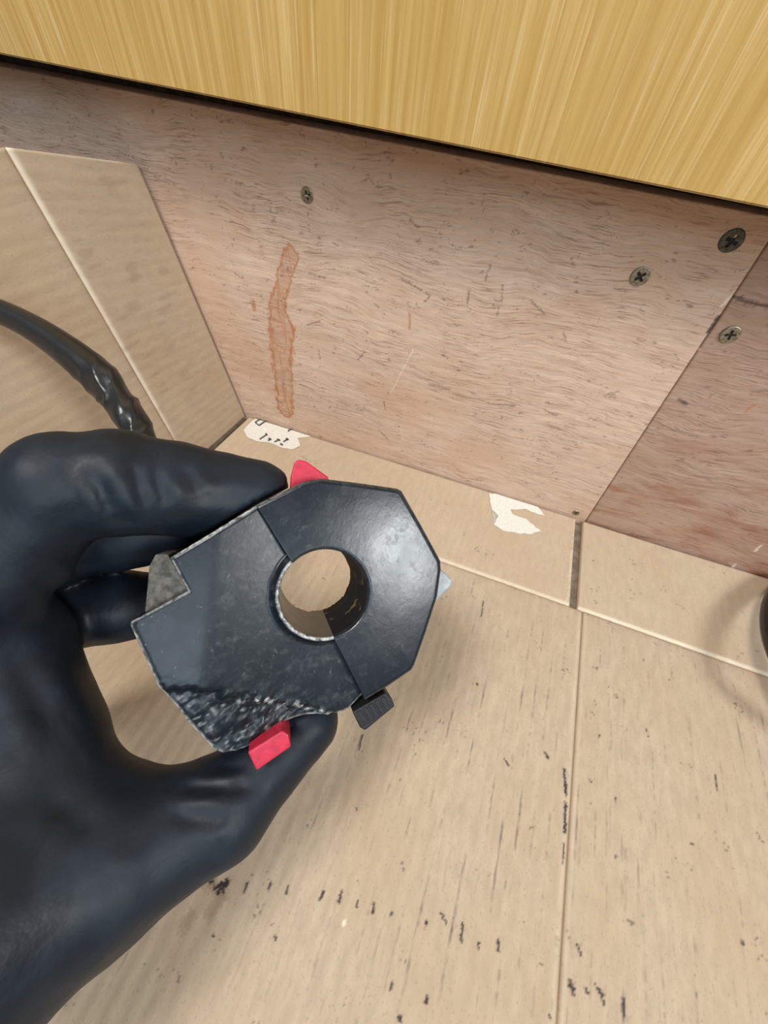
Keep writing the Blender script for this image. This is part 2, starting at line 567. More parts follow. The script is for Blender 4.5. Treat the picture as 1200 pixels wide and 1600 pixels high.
gap = 0.0004
ply = sheet('plywood_panel', [(-0.42, D, -0.0040), seam_lo - (gap, 0, 0), seam_hi - (gap, 0, 0), top_at(-0.42)], 0.0006, 0.0115, M_PLY, wall, h_wall, paint_wall)
tag(ply, 'pale plywood panel with orange stain run')
off = np.array([0, 0.0003, 0])
ply2 = sheet('plywood_panel.001', [seam_lo + off + (gap, 0, 0), (0.50, D + 0.0003, -0.0040), top_at(0.50) + off, seam_hi + off + (gap, 0, 0)], 0.0009, 0.0115, M_PLY_RED, wall, h_wall, paint_wall_right)
tag(ply2, 'darker reddish plywood panel right of the seam')

# oak laminate board standing proud of the wall
bl, br = on_wall(0, 85, -0.027), on_wall(1200, 326, -0.027)
ang = math.atan2(br[2] - bl[2], br[0] - bl[0])
board = box_mesh('laminate_board', (-0.45, -0.0180, 0.0), (0.55, 0.0, 0.34), M_LAM, None, 0.0006)
mid = (bl + br) / 2
board.location = (mid[0], D - 0.0090, mid[2])
board.rotation_euler = (0, -ang, 0)
tag(board, 'yellow oak laminate board fixed across the top of the plywood wall', 'board')


M_RECESS = plain('recess_dark', (0.025, 0.02, 0.016), 0.6, 0.3)  # dark tone for the cross recess of the screw heads


def screw_head(name, c, r, mat, parent, twist):
    """slightly proud countersunk head facing -y with a pressed, dark cross recess"""
    n = 48
    radii = [1.0, 0.97, 0.90, 0.78, 0.66, 0.58, 0.52, 0.44, 0.36, 0.28, 0.20, 0.12]
    V, F, dark = [], [], []
    for kx, rr in enumerate(radii):
        for i in range(n):
            an = 2 * math.pi * i / n
            x, z = rr * math.cos(an), rr * math.sin(an)
            y = 0.0002 if kx == 0 else (-0.00025 if kx == 1 else -0.00045 - 0.00012 * (1 - rr))
            cross = min(abs(x), abs(z)) < 0.12 and max(abs(x), abs(z)) < 0.56
            if cross: y = -0.00002
            dark.append(cross)
            ct, st_ = math.cos(twist), math.sin(twist)
            V.append(((x * ct - z * st_) * r, y, (x * st_ + z * ct) * r))
    K = len(radii)
    V.append((0, -0.00001, 0)); dark.append(True)
    for a in range(K - 1):
        for i in range(n):
            F.append((a * n + i, a * n + (i + 1) % n, (a + 1) * n + (i + 1) % n, (a + 1) * n + i))
    for i in range(n):
        F.append(((K - 1) * n + i, (K - 1) * n + (i + 1) % n, K * n))
    b0 = len(V)
    for i in range(n):
        an = 2 * math.pi * i / n + twist
        V.append((0.45 * r * math.cos(an), 0.003, 0.45 * r * math.sin(an)))
    for i in range(n):
        F.append((i, b0 + i, b0 + (i + 1) % n, (i + 1) % n))
    F.append(tuple(range(b0, b0 + n)))
    o = link(name, V, F, mat)
    o.data.materials.append(M_RECESS)
    dark += [False] * n
    for p in o.data.polygons:
        if sum(dark[v] for v in p.vertices) >= 3 and len(p.vertices) < 6: p.material_index = 1
    o.location = (c[0], D, c[2])
    o.parent = parent
    return o


for i, (x, y, r, mt, pr, lab) in enumerate([
        (480, 305, 3.6, M_SCREW, ply, None), (1000, 432, 4.0, M_SCREW, ply, None), (1143, 376, 4.2, M_SCREW_DARK, ply, 'dark screw head'),
        (1141, 523, 3.9, M_SCREW, ply2, None), (900, 801, 2.4, M_SCREW, ply, 'small screw head low by the seam')]):
    s = screw_head('screw' if i == 0 else 'screw.%03d' % i, on_wall(x, y), r * MM, mt, pr, 0.3 + i * 0.5)
    if lab: s['label'] = lab

# ------------------------------------------------------------------ opened-out cardboard box
box = empty('cardboard_box', (0.0905, 0.142, 0.0))
tag(box, 'opened out brown cardboard box lining the bench, flaps against the plywood', 'cardboard box')
YC = 0.1420                 # score line between panels and flaps
XC = 0.0912                 # score line between the two floor panels


def mm_floor(px):
    q = on_floor(*px)
    return q[:2] * 1000


def edge_round(d, depth, w):
    return -depth * np.exp(-np.clip(d, 0, 1) / w)


def floor_height(a, b, P):
    x, y = P[..., 0], P[..., 1]
    h = edge_round(np.abs(x - XC), 0.0007, 0.0006) + edge_round(np.abs(y - YC), 0.0009, 0.0016)
    h += 0.00012 * np.sin(2 * math.pi * x / 0.0066)
    # the sheet lifts gently towards the front left
    lift = sstep(0.02, -0.16, x) * sstep(0.10, -0.10, y)
    h += 0.006 * lift + (noise2(x * 18, y * 10, 2) - 0.5) * 0.0008
    return h


def paint_floor(a, b, P):
    p = P[..., :2] * 1000
    x, y = p[..., 0], p[..., 1]
    out = np.zeros(P.shape[:2] + (3,))
    # inked dashes across the flutes
    strokes(p, out, 0, [((356, 1376), (345, 1390)), ((352, 1380), (342, 1386))], mm_floor, 1.9, 0.95, 3, 0.8)
    for q, r in (((387, 1381, 383, 1393), 0.8), ((423, 1380, 420, 1390), 0.7), ((451, 1384, 447, 1396), 0.65), ((505, 1393, 501, 1403), 0.8), ((534, 1392, 530, 1409), 0.95),
                 ((559, 1408, 557, 1417), 0.6), ((585, 1414, 583, 1425), 0.85), ((612, 1427, 610, 1434), 0.5), ((330, 1378, 335, 1376), 0.8), ((361, 1344, 362, 1345), 0.5),
                 ((566, 1148, 561, 1170), 0.7), ((557, 1264, 558, 1266), 0.5), ((480, 1290, 481, 1292), 0.5), ((723, 1443, 721, 1470), 0.7), ((778, 1470, 779, 1484), 0.8),
                 ((690, 1428, 697, 1442), 0.7), ((667, 1440, 664, 1450), 0.6), ((748, 1473, 747, 1483), 0.5), ((881, 1203, 884, 1240), 1.0), ((884, 1255, 882, 1300), 0.9),
                 ((881, 1318, 880, 1350), 0.5), ((893, 1536, 895, 1548), 1.5), ((915, 1545, 918, 1552), 0.7), ((930, 1540, 942, 1556), 0.8), ((940, 1552, 943, 1568), 0.7),
                 ((973, 1562, 975, 1586), 0.9), ((902, 1475, 906, 1490), 0.6), ((857, 1185, 852, 1176), 0.8), ((795, 1196, 788, 1186), 0.6), ((923, 1221, 921, 1219), 0.7),
                 ((963, 1335, 962, 1340), 0.6), ((1081, 1317, 1082, 1318), 0.8), ((1161, 1473, 1162, 1475), 0.8), ((667, 1560, 665, 1568), 0.9), ((622, 1590, 626, 1592), 0.9),
                 ((613, 1535, 610, 1545), 0.6), ((860, 1588, 861, 1591), 0.7), ((1118, 1211, 1122, 1235), 0.55), ((745, 1068, 746, 1070), 0.7), ((755, 940, 752, 965), 0.45),
                 ((937, 1148, 936, 1150), 0.5), ((962, 1245, 963, 1260), 0.45), ((430, 1462, 432, 1468), 0.5), ((334, 1460, 336, 1462), 0.5), ((1010, 1140, 1012, 1150), 0.4)):
        strokes(p, out, 0, [((q[0], q[1]), (q[2], q[3]))], mm_floor, r, 0.92, 5, 0.7)
    # grease smudges left of the dashes
    strokes(p, out, 2, [((325, 1375), (350, 1400)), ((345, 1400), (330, 1425)), ((290, 1445), (300, 1430))], mm_floor, 3.0, 0.6, 8)
    # broken flute marks
    ph = np.abs(((x / 6.6) % 1.0) - 0.5) * 6.6
    col_ = np.floor(x / 6.6)
    n = noise2(col_ * 3.1, y * 0.11, 13)
    n2 = noise2(col_ * 5.7, y * 0.7, 14)
    right = sstep(-40, 30, x)
    out[..., 0] = np.maximum(out[..., 0], 0.30 * right * sstep(0.75, 0.1, ph + 0.5 * (noise2(x, y * 0.6, 41) - 0.4)) * sstep(0.45, 0.85, n) * sstep(0.25, 0.7, n2))
    # specks
    sp = noise2(x * 1.1, y * 1.1, 17) * noise2(x * 0.12, y * 0.12, 18)
    out[..., 0] = np.maximum(out[..., 0], 0.55 * sstep(0.72, 0.80, sp))
    # score lines: rubbed pale on both sides, dark in the fold
    dx = np.abs(x - XC * 1000)
    out[..., 1] = np.maximum(out[..., 1], 0.22 * np.exp(-((dx - 1.8) / 0.8) ** 2) * (0.5 + noise2(x, y * 0.2, 6)))
    out[..., 2] = np.maximum(out[..., 2], 0.85 * np.exp(-(dx / 0.55) ** 2) * (0.6 + 0.4 * noise2(x, y * 0.15, 7)))
    out[..., 2] = np.maximum(out[..., 2], 0.5 * np.exp(-((YC * 1000 - y) / 0.8) ** 2))
    q = mm_floor((963, 1088))
    rr = np.hypot(x - q[0], y - q[1])
    out[..., 0] = np.maximum(out[..., 0], 0.7 * np.exp(-((rr - 0.8) / 0.3) ** 2))
    q = mm_floor((538, 1442))  # white glint painted in as a small pale speck
    out[..., 1] = np.maximum(out[..., 1], 1.0 * sstep(1.3, 0.8, np.hypot((x - q[0]) * 1.5, y - q[1])))
    return out


TH = 0.0032
x_l0, x_l1 = -0.2085, -0.2055            # foot of the left side panel (front, score line)
pan1 = sheet('floor_panel', [(x_l1 + 0.001, -0.20, 0), (XC, -0.20, 0), (XC, YC, 0), (x_l1 + 0.001, YC, 0)], 0.0006, TH, M_CARD, None, floor_height, paint_floor)
pan2 = sheet('floor_panel.001', [(XC, -0.20, 0), (0.46, -0.20, 0), (0.46, YC, 0), (XC, YC, 0)], 0.0008, TH, M_CARD, None, floor_height, paint_floor)
fa, fb = on_floor(890, 945), on_floor(897, 822)
ga, gb = on_floor(903, 953), on_floor(910, 826)


def flap_height(a, b, P):
    y = P[..., 1]
    h = edge_round(np.abs(y - YC), 0.0007, 0.0012)
    h += (noise2(P[..., 0] * 22, y * 22, 5) - 0.5) * 0.0003
    return h


def paint_flap(a, b, P):
    p = P[..., :2] * 1000
    x, y = p[..., 0], p[..., 1]
    out = np.zeros(P.shape[:2] + (3,))
    d = y - YC * 1000
    out[..., 1] = 1.25 * np.exp(-((d - 1.3) / 1.0) ** 2) * (0.75 + 0.3 * noise2(x * 0.3, y, 4)) * (0.7 + 0.3 * sstep(60, 110, x))  # pale line paints the highlight on the rolled crease, with some wear
    out[..., 1] = np.maximum(out[..., 1], 0.7 * sstep(1.2, 0.2, b_edge(x, fb[0] * 1000) + noise2(x, y, 8) * 1.0))
    sp = noise2(x * 1.0, y * 1.0, 27) * noise2(x * 0.1, y * 0.1, 28)
    out[..., 0] = 0.4 * sstep(0.74, 0.80, sp)
    strokes(p, out, 0, [((987, 905), (988, 907)), ((930, 940), (931, 942)), ((925, 875), (927, 878))], mm_floor, 0.5, 0.7, 3)
    return out


def b_edge(x, e):
    return np.abs(x - e)


FL = 0.0012  # the flaps rise slightly to the wall
flap1 = sheet('floor_flap', [(-0.2010, YC, 0), (fa[0], YC, 0), (fb[0], D - 0.0012, FL), (-0.1965, D - 0.0012, FL)], 0.001, TH, M_CARD_SIDE, None, flap_height, paint_flap)
flap2 = sheet('floor_flap.001', [(ga[0], YC, 0), (0.46, YC, 0), (0.46, D - 0.0014, FL), (gb[0], D - 0.0014, FL)], 0.001, TH, M_CARD_SIDE, None, flap_height, paint_flap)

# left side of the box, folded up
A = np.array([-0.2005, D - 0.0015, 0.001]); B = np.array([x_l1, YC, 0.001])
Ttop = on_wall(215, 256, -0.003)
pn = np.cross(B - A, Ttop - A); pn /= np.linalg.norm(pn)
Ctop = on_plane(9, 230, A, pn)
Cbot = on_plane(268, 680, A, pn)
cd = (Ctop - Cbot) / (Ctop[2] - Cbot[2])
Cfoot = Cbot + cd * (0.001 - Cbot[2])
print('left panel', A, B, Ttop, Ctop, Cfoot)


def side_flap_h(a, b, P):
    return edge_round(np.clip(np.linalg.norm(P - (Cfoot + (P[..., 2:3] - Cfoot[2]) * cd), axis=-1), 0, 1), 0.0008, 0.0012) + (noise2(P[..., 1] * 20, P[..., 2] * 14, 5) - 0.5) * 0.0006


def paint_side_flap(a, b, P):
    out = np.zeros(P.shape[:2] + (3,))
    d = np.linalg.norm(P - (Cfoot + (P[..., 2:3] - Cfoot[2]) * cd), axis=-1) * 1000
    z = P[..., 2] * 1000
    out[..., 1] = np.exp(-((d - 1.0) / 1.3) ** 2) * sstep(5, 60, z) + 0.5 * np.exp(-((d - 0.6) / 0.6) ** 2)
    y = P[..., 1] * 1000
    st = noise2(z * 0.42, y * 0.05, 3) * noise2(z * 0.1, y * 0.1, 4)
    out[..., 2] = 0.35 * sstep(0.42, 0.62, st)
    return np.clip(out, 0, 1)


sf = sheet('side_flap', [Cfoot, A, Ttop, Ctop], 0.001, TH, M_CARD_SIDE, None, side_flap_h, paint_side_flap, True)
front = Cfoot + (Cfoot - A) / np.linalg.norm(Cfoot - A) * 0.36 + np.array([-0.012, 0, 0])
front_t = front + (Ctop - Cfoot)
sp_ = sheet('side_panel', [front, Cfoot, Ctop, front_t], 0.0014, TH, M_CARD_SIDE, None,
            lambda a, b, P: edge_round(np.clip(np.linalg.norm(P - (Cfoot + (P[..., 2:3] - Cfoot[2]) * cd), axis=-1), 0, 1), 0.0006, 0.0012) + (noise2(P[..., 1] * 14, P[..., 2] * 10, 9) - 0.5) * 0.001,
            lambda a, b, P: np.stack([np.zeros(P.shape[:2]), np.zeros(P.shape[:2]), 0.3 * sstep(0.40, 0.62, noise2(P[..., 2] * 420, P[..., 1] * 40, 3) * noise2(P[..., 2] * 90, P[..., 1] * 90, 4))], -1), True)


def scrap(name, pts, lift, mat, thick=0.0003, seed=1):
    """a torn scrap of paper lying on the floor flap"""
    pts = np.array(pts, float)
    fine = []
    for i in range(len(pts)):
        a, b = pts[i], pts[(i + 1) % len(pts)]
        k = max(2, int(np.linalg.norm(b - a) / 4))
        for j in range(k):
            q = a + (b - a) * j / k
            q = q + (np.array([noise2(q[0] * .31, q[1] * .31, seed), noise2(q[0] * .31, q[1] * .31, seed + 5)]) - 0.5) * 2.2
            fine.append(q)
    def z(P): return FL * (P[1] - YC) / (D - YC) + lift
    V = []
    for q in fine:
        P = on_floor(q[0], q[1], 0.0012)
        V.append((P[0], min(P[1], D - 0.0016), z(P)))
    n = len(V)
    V2 = [(a, b, c - thick) for a, b, c in V]
    bm = bmesh.new()
    top = [bm.verts.new(v) for v in V]
    bot = [bm.verts.new(v) for v in V2]
    bm.faces.new(top)
    bm.faces.new(bot[::-1])
    for i in range(n):
        bm.faces.new((top[i], bot[i], bot[(i + 1) % n], top[(i + 1) % n]))
    bmesh.ops.triangulate(bm, faces=[f for f in bm.faces if len(f.verts) > 4])
    bmesh.ops.recalc_face_normals(bm, faces=bm.faces)
    me = bpy.data.meshes.new(name)
    bm.to_mesh(me); bm.free()
    me.materials.append(mat)
    o = bpy.data.objects.new(name, me)
    col.objects.link(o)
    return o


sc1 = scrap('label_remnant', [(417, 638), (445, 652), (468, 663), (473, 669), (490, 676), (484, 683), (464, 685), (470, 697), (456, 703), (440, 700), (420, 691), (400, 690), (386, 682), (380, 672), (398, 655)], 0.0006, M_PAPER, seed=2)
tag(sc1, 'torn white label scrap with printed marks')
sc2 = scrap('label_remnant.001', [(764, 772), (781, 771), (800, 780), (822, 784), (840, 793), (851, 806), (838, 803), (820, 795), (797, 797), (800, 804), (822, 812), (845, 830), (830, 834), (808, 833), (786, 829), (772, 820), (778, 806), (768, 796)], 0.0006, M_PAPER, seed=4)
tag(sc2, 'torn pale paper scrap')
ink = bmesh.new()


def ink_bar(x0, y0, x1, y1, w):
    a, b = np.array([x0, y0], float), np.array([x1, y1], float)
    d = (b - a) / np.linalg.norm(b - a)
    nn = np.array([-d[1], d[0]]) * (w + 0.7) / 2
    top = []
    for q in (a - nn, b - nn, b + nn, a + nn):
        P = on_floor(q[0], q[1], 0.0012)
        top.append((P[0], P[1], FL * (P[1] - YC) / (D - YC) + 0.00105))
    v = [ink.verts.new(t) for t in top] + [ink.verts.new((t[0], t[1], t[2] - 0.0005)) for t in top]
    ink.faces.new(v[:4]); ink.faces.new(v[7:3:-1])
    for i in range(4): ink.faces.new((v[i], v[4 + i], v[4 + (i + 1) % 4], v[(i + 1) % 4]))


for q in ((399, 661, 411, 654, 1.4), (405, 666, 420, 656, 1.6), (399, 661, 405, 666, 1.0), (411, 654, 414, 655, 1.0), (450, 675, 461, 668, 1.5), (458, 667, 462, 670, 1.8),
          (406, 687, 417, 680, 1.2), (415, 678, 418, 681, 1.6), (419, 689, 423, 687, 1.4), (420, 685, 424, 688, 1.5), (429, 691, 437, 688, 1.2), (433, 687, 438, 689, 1.4),
          (443, 691, 450, 687, 1.3), (447, 686, 451, 688, 1.7), (438, 694, 442, 696, 1.8)):
    ink_bar(*q)
me = bpy.data.meshes.new('printed_marks')
bmesh.ops.recalc_face_normals(ink, faces=ink.faces)
ink.to_mesh(me); ink.free()
me.materials.append(M_INK)
mk = bpy.data.objects.new('printed_marks', me)
col.objects.link(mk)
mk.parent = sc1
for o in (pan1, pan2, flap1, flap2, sf, sp_, sc1, sc2):
    keep_parent(o, box)

# ------------------------------------------------------------------ handlebar switch housing
AX = -0.26
ax_c = np.array([AX, 0.0, math.sqrt(1 - AX * AX)])           # bore axis, away from the lens, in camera terms
ex_c = np.array([ax_c[2], 0.0, -AX])
to_w = lambda c: RIGHT * c[0] + DOWN * c[1] + FWD * c[2]
EX, EY, EW = to_w(ex_c), to_w((0, 1, 0)), to_w(ax_c)
PC = cam_pt(508, 928, 0.098)                                 # centre of the bore in the front face
SW = np.array([EX, EY, EW])


def uvw(px, w=0.0):
    """image point -> u, v (mm) on the plane at depth w (mm) of the housing"""
    q = on_plane(px[0], px[1], PC + EW * w * MM, EW) - PC
    return np.array([q @ EX, q @ EY]) * 1000


def sw_world(P):
    return PC + (np.asarray(P, float) * MM) @ SW


switch = empty('handlebar_switch', tuple(PC))
tag(switch, 'black motorcycle handlebar switch housing with round bore and red buttons, held in the gloved hand', 'switch')
RB = 11.3
LEN = 31.0
OUT_CLAMP = [(399, 789), (474, 752), (502, 747), (560, 754), (623, 763), (630, 767), (660, 820), (691, 877), (692, 890), (686, 933), (668, 990), (650, 1042), (645, 1050), (610, 1074), (572, 1097)]
OUT_BODY = [(572, 1097), (549, 1121), (532, 1128), (516, 1135), (500, 1134), (483, 1134), (448, 1142), (420, 1160), (392, 1178), (365, 1188), (345, 1188), (330, 1182), (300, 1148), (272, 1112), (250, 1087), (201, 980), (201, 974), (292, 925), (264, 872), (330, 832), (399, 789)]


def ring_part(name, path, a_in0, a_in1, mat, face, wear, seed, lip):
    pts = [uvw(p) for p in path]
    out = []
    for a, b in zip(pts, pts[1:]):
        k = max(1, int(np.linalg.norm(b - a) / 0.45))
        for j in range(k): out.append(a + (b - a) * j / k)
    out.append(pts[-1])
    out = np.array(out)
    ang = np.unwrap(np.arctan2(out[:, 1], out[:, 0]))
    f = (ang - ang[0]) / (ang[-1] - ang[0])
    f = np.maximum.accumulate(f)
    ain = a_in0 + (a_in1 - a_in0) * f
    inn = np.stack([np.cos(ain), np.sin(ain)], -1) * RB
    L = len(out)
    seglen = np.linalg.norm(out - inn, axis=1)
    lev = []                                                 # (uv, w, wear, dirt)
    z = np.zeros(L)
    rag = LEN * 0.9 + 1.6 * (noise2(ain * 5, z, seed) - 0.5) + 1.2 * (noise2(ain * 17, z, seed + 1) - 0.5)
    for wv in (rag, rag * 0.75, rag * 0.5, rag * 0.25, z + 1.6):
        lev.append((inn * (1 + 0.0 * wv[:, None]), wv, z, z + (0.85 if lip > 0.5 else 0.0), z + (0.0 if lip > 0.5 else 1.0)))
    w0 = face(inn)
    lev.append((inn * 1.000, w0 + 0.7, z + 0.4 * lip, z))
    lev.append((inn * (1 + 0.25 / RB), w0 + 0.15, z + lip, z))
    lev.append((inn * (1 + 0.75 / RB), face(inn * (1 + 0.75 / RB)), z + lip * 0.5, z))
    inner = inn * (1 + 1.1 / RB)
    bev = 1.15
    nl = 40
    for i in range(nl):
        t = i / (nl - 1)
        tip = out - (out - inner) * (bev / seglen)[:, None]
        q = inner + (tip - inner) * t
        lev.append((q, face(q), chips(q) if lip > 0.5 else z, z))
    for dd, dw, we in ((0.7, 0.12, 0.35), (0.3, 0.42, 1.0), (0.0, 0.95, 0.5)):
        q = out - (out - inner) * (dd / seglen)[:, None]
        lev.append((q, face(q) + dw, z + wear(q) * we, z))
    jag = 0.5 * (noise2(np.arange(L) * 0.9, z, seed + 7) - 0.5)
    for wv in (3.0, 8.0, 16.0, LEN):
        lev.append((out * (1 - 0.004 * wv / LEN), face(out) * (wv < 4) + wv, z, z))
    V, WR = [], []
    for q, wv, we, di, *gr in lev:
        V.append(np.concatenate([q, np.broadcast_to(wv, (L,))[:, None]], 1))
        WR.append(np.stack([np.clip(we, 0, 1), gr[0] if gr else z, np.clip(di, 0, 1)], -1))
    V = np.array(V); WR = np.array(WR)
    K = len(V)
    idx = np.arange(K * L).reshape(K, L)
    F = [np.stack([idx[:-1, :-1], idx[1:, :-1], idx[1:, 1:], idx[:-1, 1:]], -1).reshape(-1, 4)]
    F.append(np.stack([idx[-1, :-1], idx[0, :-1], idx[0, 1:], idx[-1, 1:]], -1))
    faces = [tuple(f) for f in np.concatenate(F)]
    faces.append(tuple(idx[:, 0]))
    faces.append(tuple(idx[::-1, -1]))
    o = link(name, sw_world(V.reshape(-1, 3)), faces, mat, None, True, {'marks': WR.reshape(-1, 3)})
    keep_parent(o, switch)
    return o


jin_t, jin_b = uvw((446, 868)), uvw((523, 999))
a_t = math.atan2(jin_t[1], jin_t[0]); a_b = math.atan2(jin_b[1], jin_b[0])
joint_gap = 0.004


def face_clamp(q):
    r = np.linalg.norm(q, axis=-1)
    n = noise2(q[..., 0] * 0.25, q[..., 1] * 0.25, 3) - 0.5
    return 0.03 * n + 0.0018 * np.maximum(r - RB, 0) ** 2 * 0.6


def lip_line(u):
    a, b, c = uvw((250, 1085)), uvw((385, 1096)), uvw((520, 1128))
    return np.interp(u, [a[0], b[0], c[0], c[0] + 8], [a[1] - 1.5, b[1], c[1] - 0.5, c[1] + 5])


def face_body(q):
    u, v = q[..., 0], q[..., 1]
    r = np.hypot(u, v)
    # the face slopes down from a ridge left of the bore towards the raised lip around it
    uu = np.linspace(-60, 40, 400)
    dw = 0.15 * sstep(-29.5, -25.5, uu) * (1 - 0.8 * sstep(-14, -2, uu))
    slope = np.interp(u + 0.10 * v, uu, np.cumsum(dw) * (uu[1] - uu[0]))
    lip_ = sstep(RB + 0.5, RB + 2.6, r)
    w = 0.30 + slope * lip_
    # the broken lower lip falls away with a rough fracture
    nz = noise2(u * 0.45, v * 0.45, 5) - 0.5 + 0.45 * (noise2(u * 1.3, v * 1.3, 6) - 0.5)
    dv = v - lip_line(u)
    below = sstep(-0.6, 1.2, dv + nz * 2.2)
    near = sstep(-7, 0, dv)
    return w + below * 1.3 + nz * (0.55 * below + 0.22 * near)


def chips(q):
    u, v = q[..., 0], q[..., 1]
    dv = v - lip_line(u) + 1.6 * (noise2(u * 0.5, v * 0.5, 15) - 0.5)
    c = np.exp(-((dv + 0.2) / 0.55) ** 2) * sstep(0.50, 0.66, noise2(u * 0.9, v * 0.9, 16)) * sstep(-21, -15, u)
    c2 = 0.35 * sstep(0.74, 0.84, noise2(u * 1.1, v * 1.1, 18)) * sstep(0.4, 2, dv)
    sc = 0.035 * sstep(0.55, 0.85, noise2(u * 0.35 + v * 0.1, v * 0.8, 19) * (0.5 + noise2(u * 1.2, v * 1.2, 23))) * sstep(-30, -22, u)
    return np.clip(np.maximum(np.maximum(c * 1.5, c2), sc), 0, 1)


def wear_body(q):
    return 0.9 * np.ones(len(q))


wear_c = lambda q: np.clip(0.25 + 0.75 * sstep(0, -16, q[:, 0]) * sstep(4, -12, q[:, 1]), 0, 1)
clamp = ring_part('clamp_half', OUT_CLAMP, a_t, a_b - 0.0 if a_b > a_t else a_b, M_CLAMP, face_clamp, wear_c, 3, 0.12)
a_b2 = a_b if a_b > 0 else a_b
a_t2 = a_t + 2 * math.pi
body = ring_part('switch_body', OUT_BODY, a_b2 + joint_gap, a_t2 - joint_gap, M_BODY, face_body, wear_body, 8, 0.95)
tag(body, 'scuffed body half with broken lower lip and corner notch')


def prism(name, px, w0, w1, mat, bevel=0.4, shrink=1.0, ridges=None):
    """a small block of the housing: image outline on depth w0, extruded to w1 along the bore axis"""
    base = [uvw(p, w0) for p in px]
    c = np.mean(base, 0)
    bm = bmesh.new()
    f = [bm.verts.new(tuple(sw_world((q[0], q[1], w0)))) for q in base]
    b = [bm.verts.new(tuple(sw_world((*(c + (q - c) * shrink), w1)))) for q in base]
    n = len(f)
    bm.faces.new(f); bm.faces.new(b[::-1])
    for i in range(n): bm.faces.new((f[i], b[i], b[(i + 1) % n], f[(i + 1) % n]))
    bmesh.ops.recalc_face_normals(bm, faces=bm.faces)
    if bevel:
        bmesh.ops.bevel(bm, geom=bm.edges[:], offset=bevel * MM, segments=3, affect='EDGES', profile=0.6)
    me = bpy.data.meshes.new(name)
    bm.to_mesh(me); bm.free()
    me.materials.append(mat)
    o = bpy.data.objects.new(name, me)
    col.objects.link(o)
    keep_parent(o, switch)
    return o


kill = prism('kill_switch', [(453, 775), (455, 742), (460, 722), (466, 718), (478, 720), (513, 745), (520, 775)], 7.0, 15.0, M_RED, 0.5)
tag(kill, 'red wedge shaped rocker on top')
start = prism('push_button', [(387, 1176), (441, 1142), (451, 1148), (455, 1167), (401, 1205)], -0.6, 9.0, M_RED, 0.5)
tag(start, 'red square button')
nub = prism('rocker', [(551, 1113), (603, 1083), (613, 1092), (617, 1104), (571, 1142), (563, 1138)], 2.6, 12.0, M_RUBBER, 0.5)
tag(nub, 'black ribbed rocker')
for i in range(5):
    t = 0.14 + 0.18 * i
    a = np.array([603, 1083]) * t + np.array([551, 1113]) * (1 - t)
    b = np.array([615, 1108]) * t + np.array([570, 1138]) * (1 - t)
    a = a + (b - a) * 0.12; b = a + (b - a) * 0.86
    d = np.array([3.1, -1.8])
    rb = prism('rib' if i == 0 else 'rib.%03d' % i, [a - d, a + d, b + d, b - d], 2.3, 4.0, M_RUBBER, 0.15)
    rb.parent = nub
    rb.matrix_parent_inverse = (Matrix.Translation(switch.location)).inverted() @ Matrix.Identity(4)
    rb.matrix_parent_inverse = nub.matrix_parent_inverse
    rb.matrix_parent_inverse = Matrix.Translation(switch.location) @ nub.matrix_parent_inverse @ Matrix.Identity(4)
lever = prism('choke_lever', [(660, 900), (690, 890), (700, 899), (708, 908), (704, 917), (686, 936), (660, 950)], 9.0, 14.0, M_GREYP, 0.6)
tag(lever, 'pale grey lever tip')
ledge = prism('inner_ledge', [(233, 884), (243, 866), (262, 866), (300, 926), (280, 940), (226, 958)], 3.4, 22.0, M_DIRTY, 0.4)
tag(ledge, 'dusty grey inner ledge in the notch')

# ------------------------------------------------------------------ gloved hand (one continuous surface grown from joints)


def S(x, y, d, rpx):
    c = np.array([(x - 600) / FPX * d, (y - 800) / FPX * d, d])
    return c, rpx * d / FPX


def capsule(P, a, b):
    (ca, ra), (cb, rb) = a, b
    ab = cb - ca
    t = np.clip(((P - ca) @ ab) / (ab @ ab), 0, 1)
    return np.linalg.norm(P - ca - t[..., None] * ab, axis=-1) - (ra + (rb - ra) * t)


def smin(a, b, k):
    h = np.clip(0.5 + 0.5 * (b - a) / k, 0, 1)
    return b * (1 - h) + a * h - k * h * (1 - h)


def chain(P, nodes, k=3.0):
    d = None
    for a, b in zip(nodes, nodes[1:]):
        c = capsule(P, a, b)
        d = c if d is None else smin(d, c, k)
    return d


FINGERS = {
    'index': [S(-150, 1080, 86, 100), S(98, 758, 88, 77), S(190, 755, 93, 77), S(275, 764, 100, 71), S(398, 777, 107, 58)],
    'middle': [S(-110, 1040, 100, 92), S(60, 850, 108, 68), S(215, 832, 116, 52), S(325, 812, 122, 46)],
    'ring': [S(-110, 1060, 106, 90), S(70, 958, 114, 62), S(190, 948, 119, 52), S(265, 940, 124, 45)],
    'pinky': [S(-110, 1120, 108, 82), S(15, 1080, 124, 52), S(50, 1095, 140, 46), S(0, 1125, 144, 42)],
}
THUMB = [S(-80, 1440, 80, 188), S(160, 1345, 91, 116), S(350, 1260, 101, 70), S(478, 1128, 114, 50)]
PALM = [[S(-140, 1040, 92, 125), S(-80, 1440, 80, 188)], [S(-130, 1150, 100, 130), S(-130, 1400, 90, 190)], [S(-80, 1440, 80, 188), S(-300, 1730, 74, 240)],
        [S(-5, 1010, 94, 100), S(30, 1140, 93, 94)], [S(30, 1140, 93, 94), S(120, 1325, 91, 105)]]


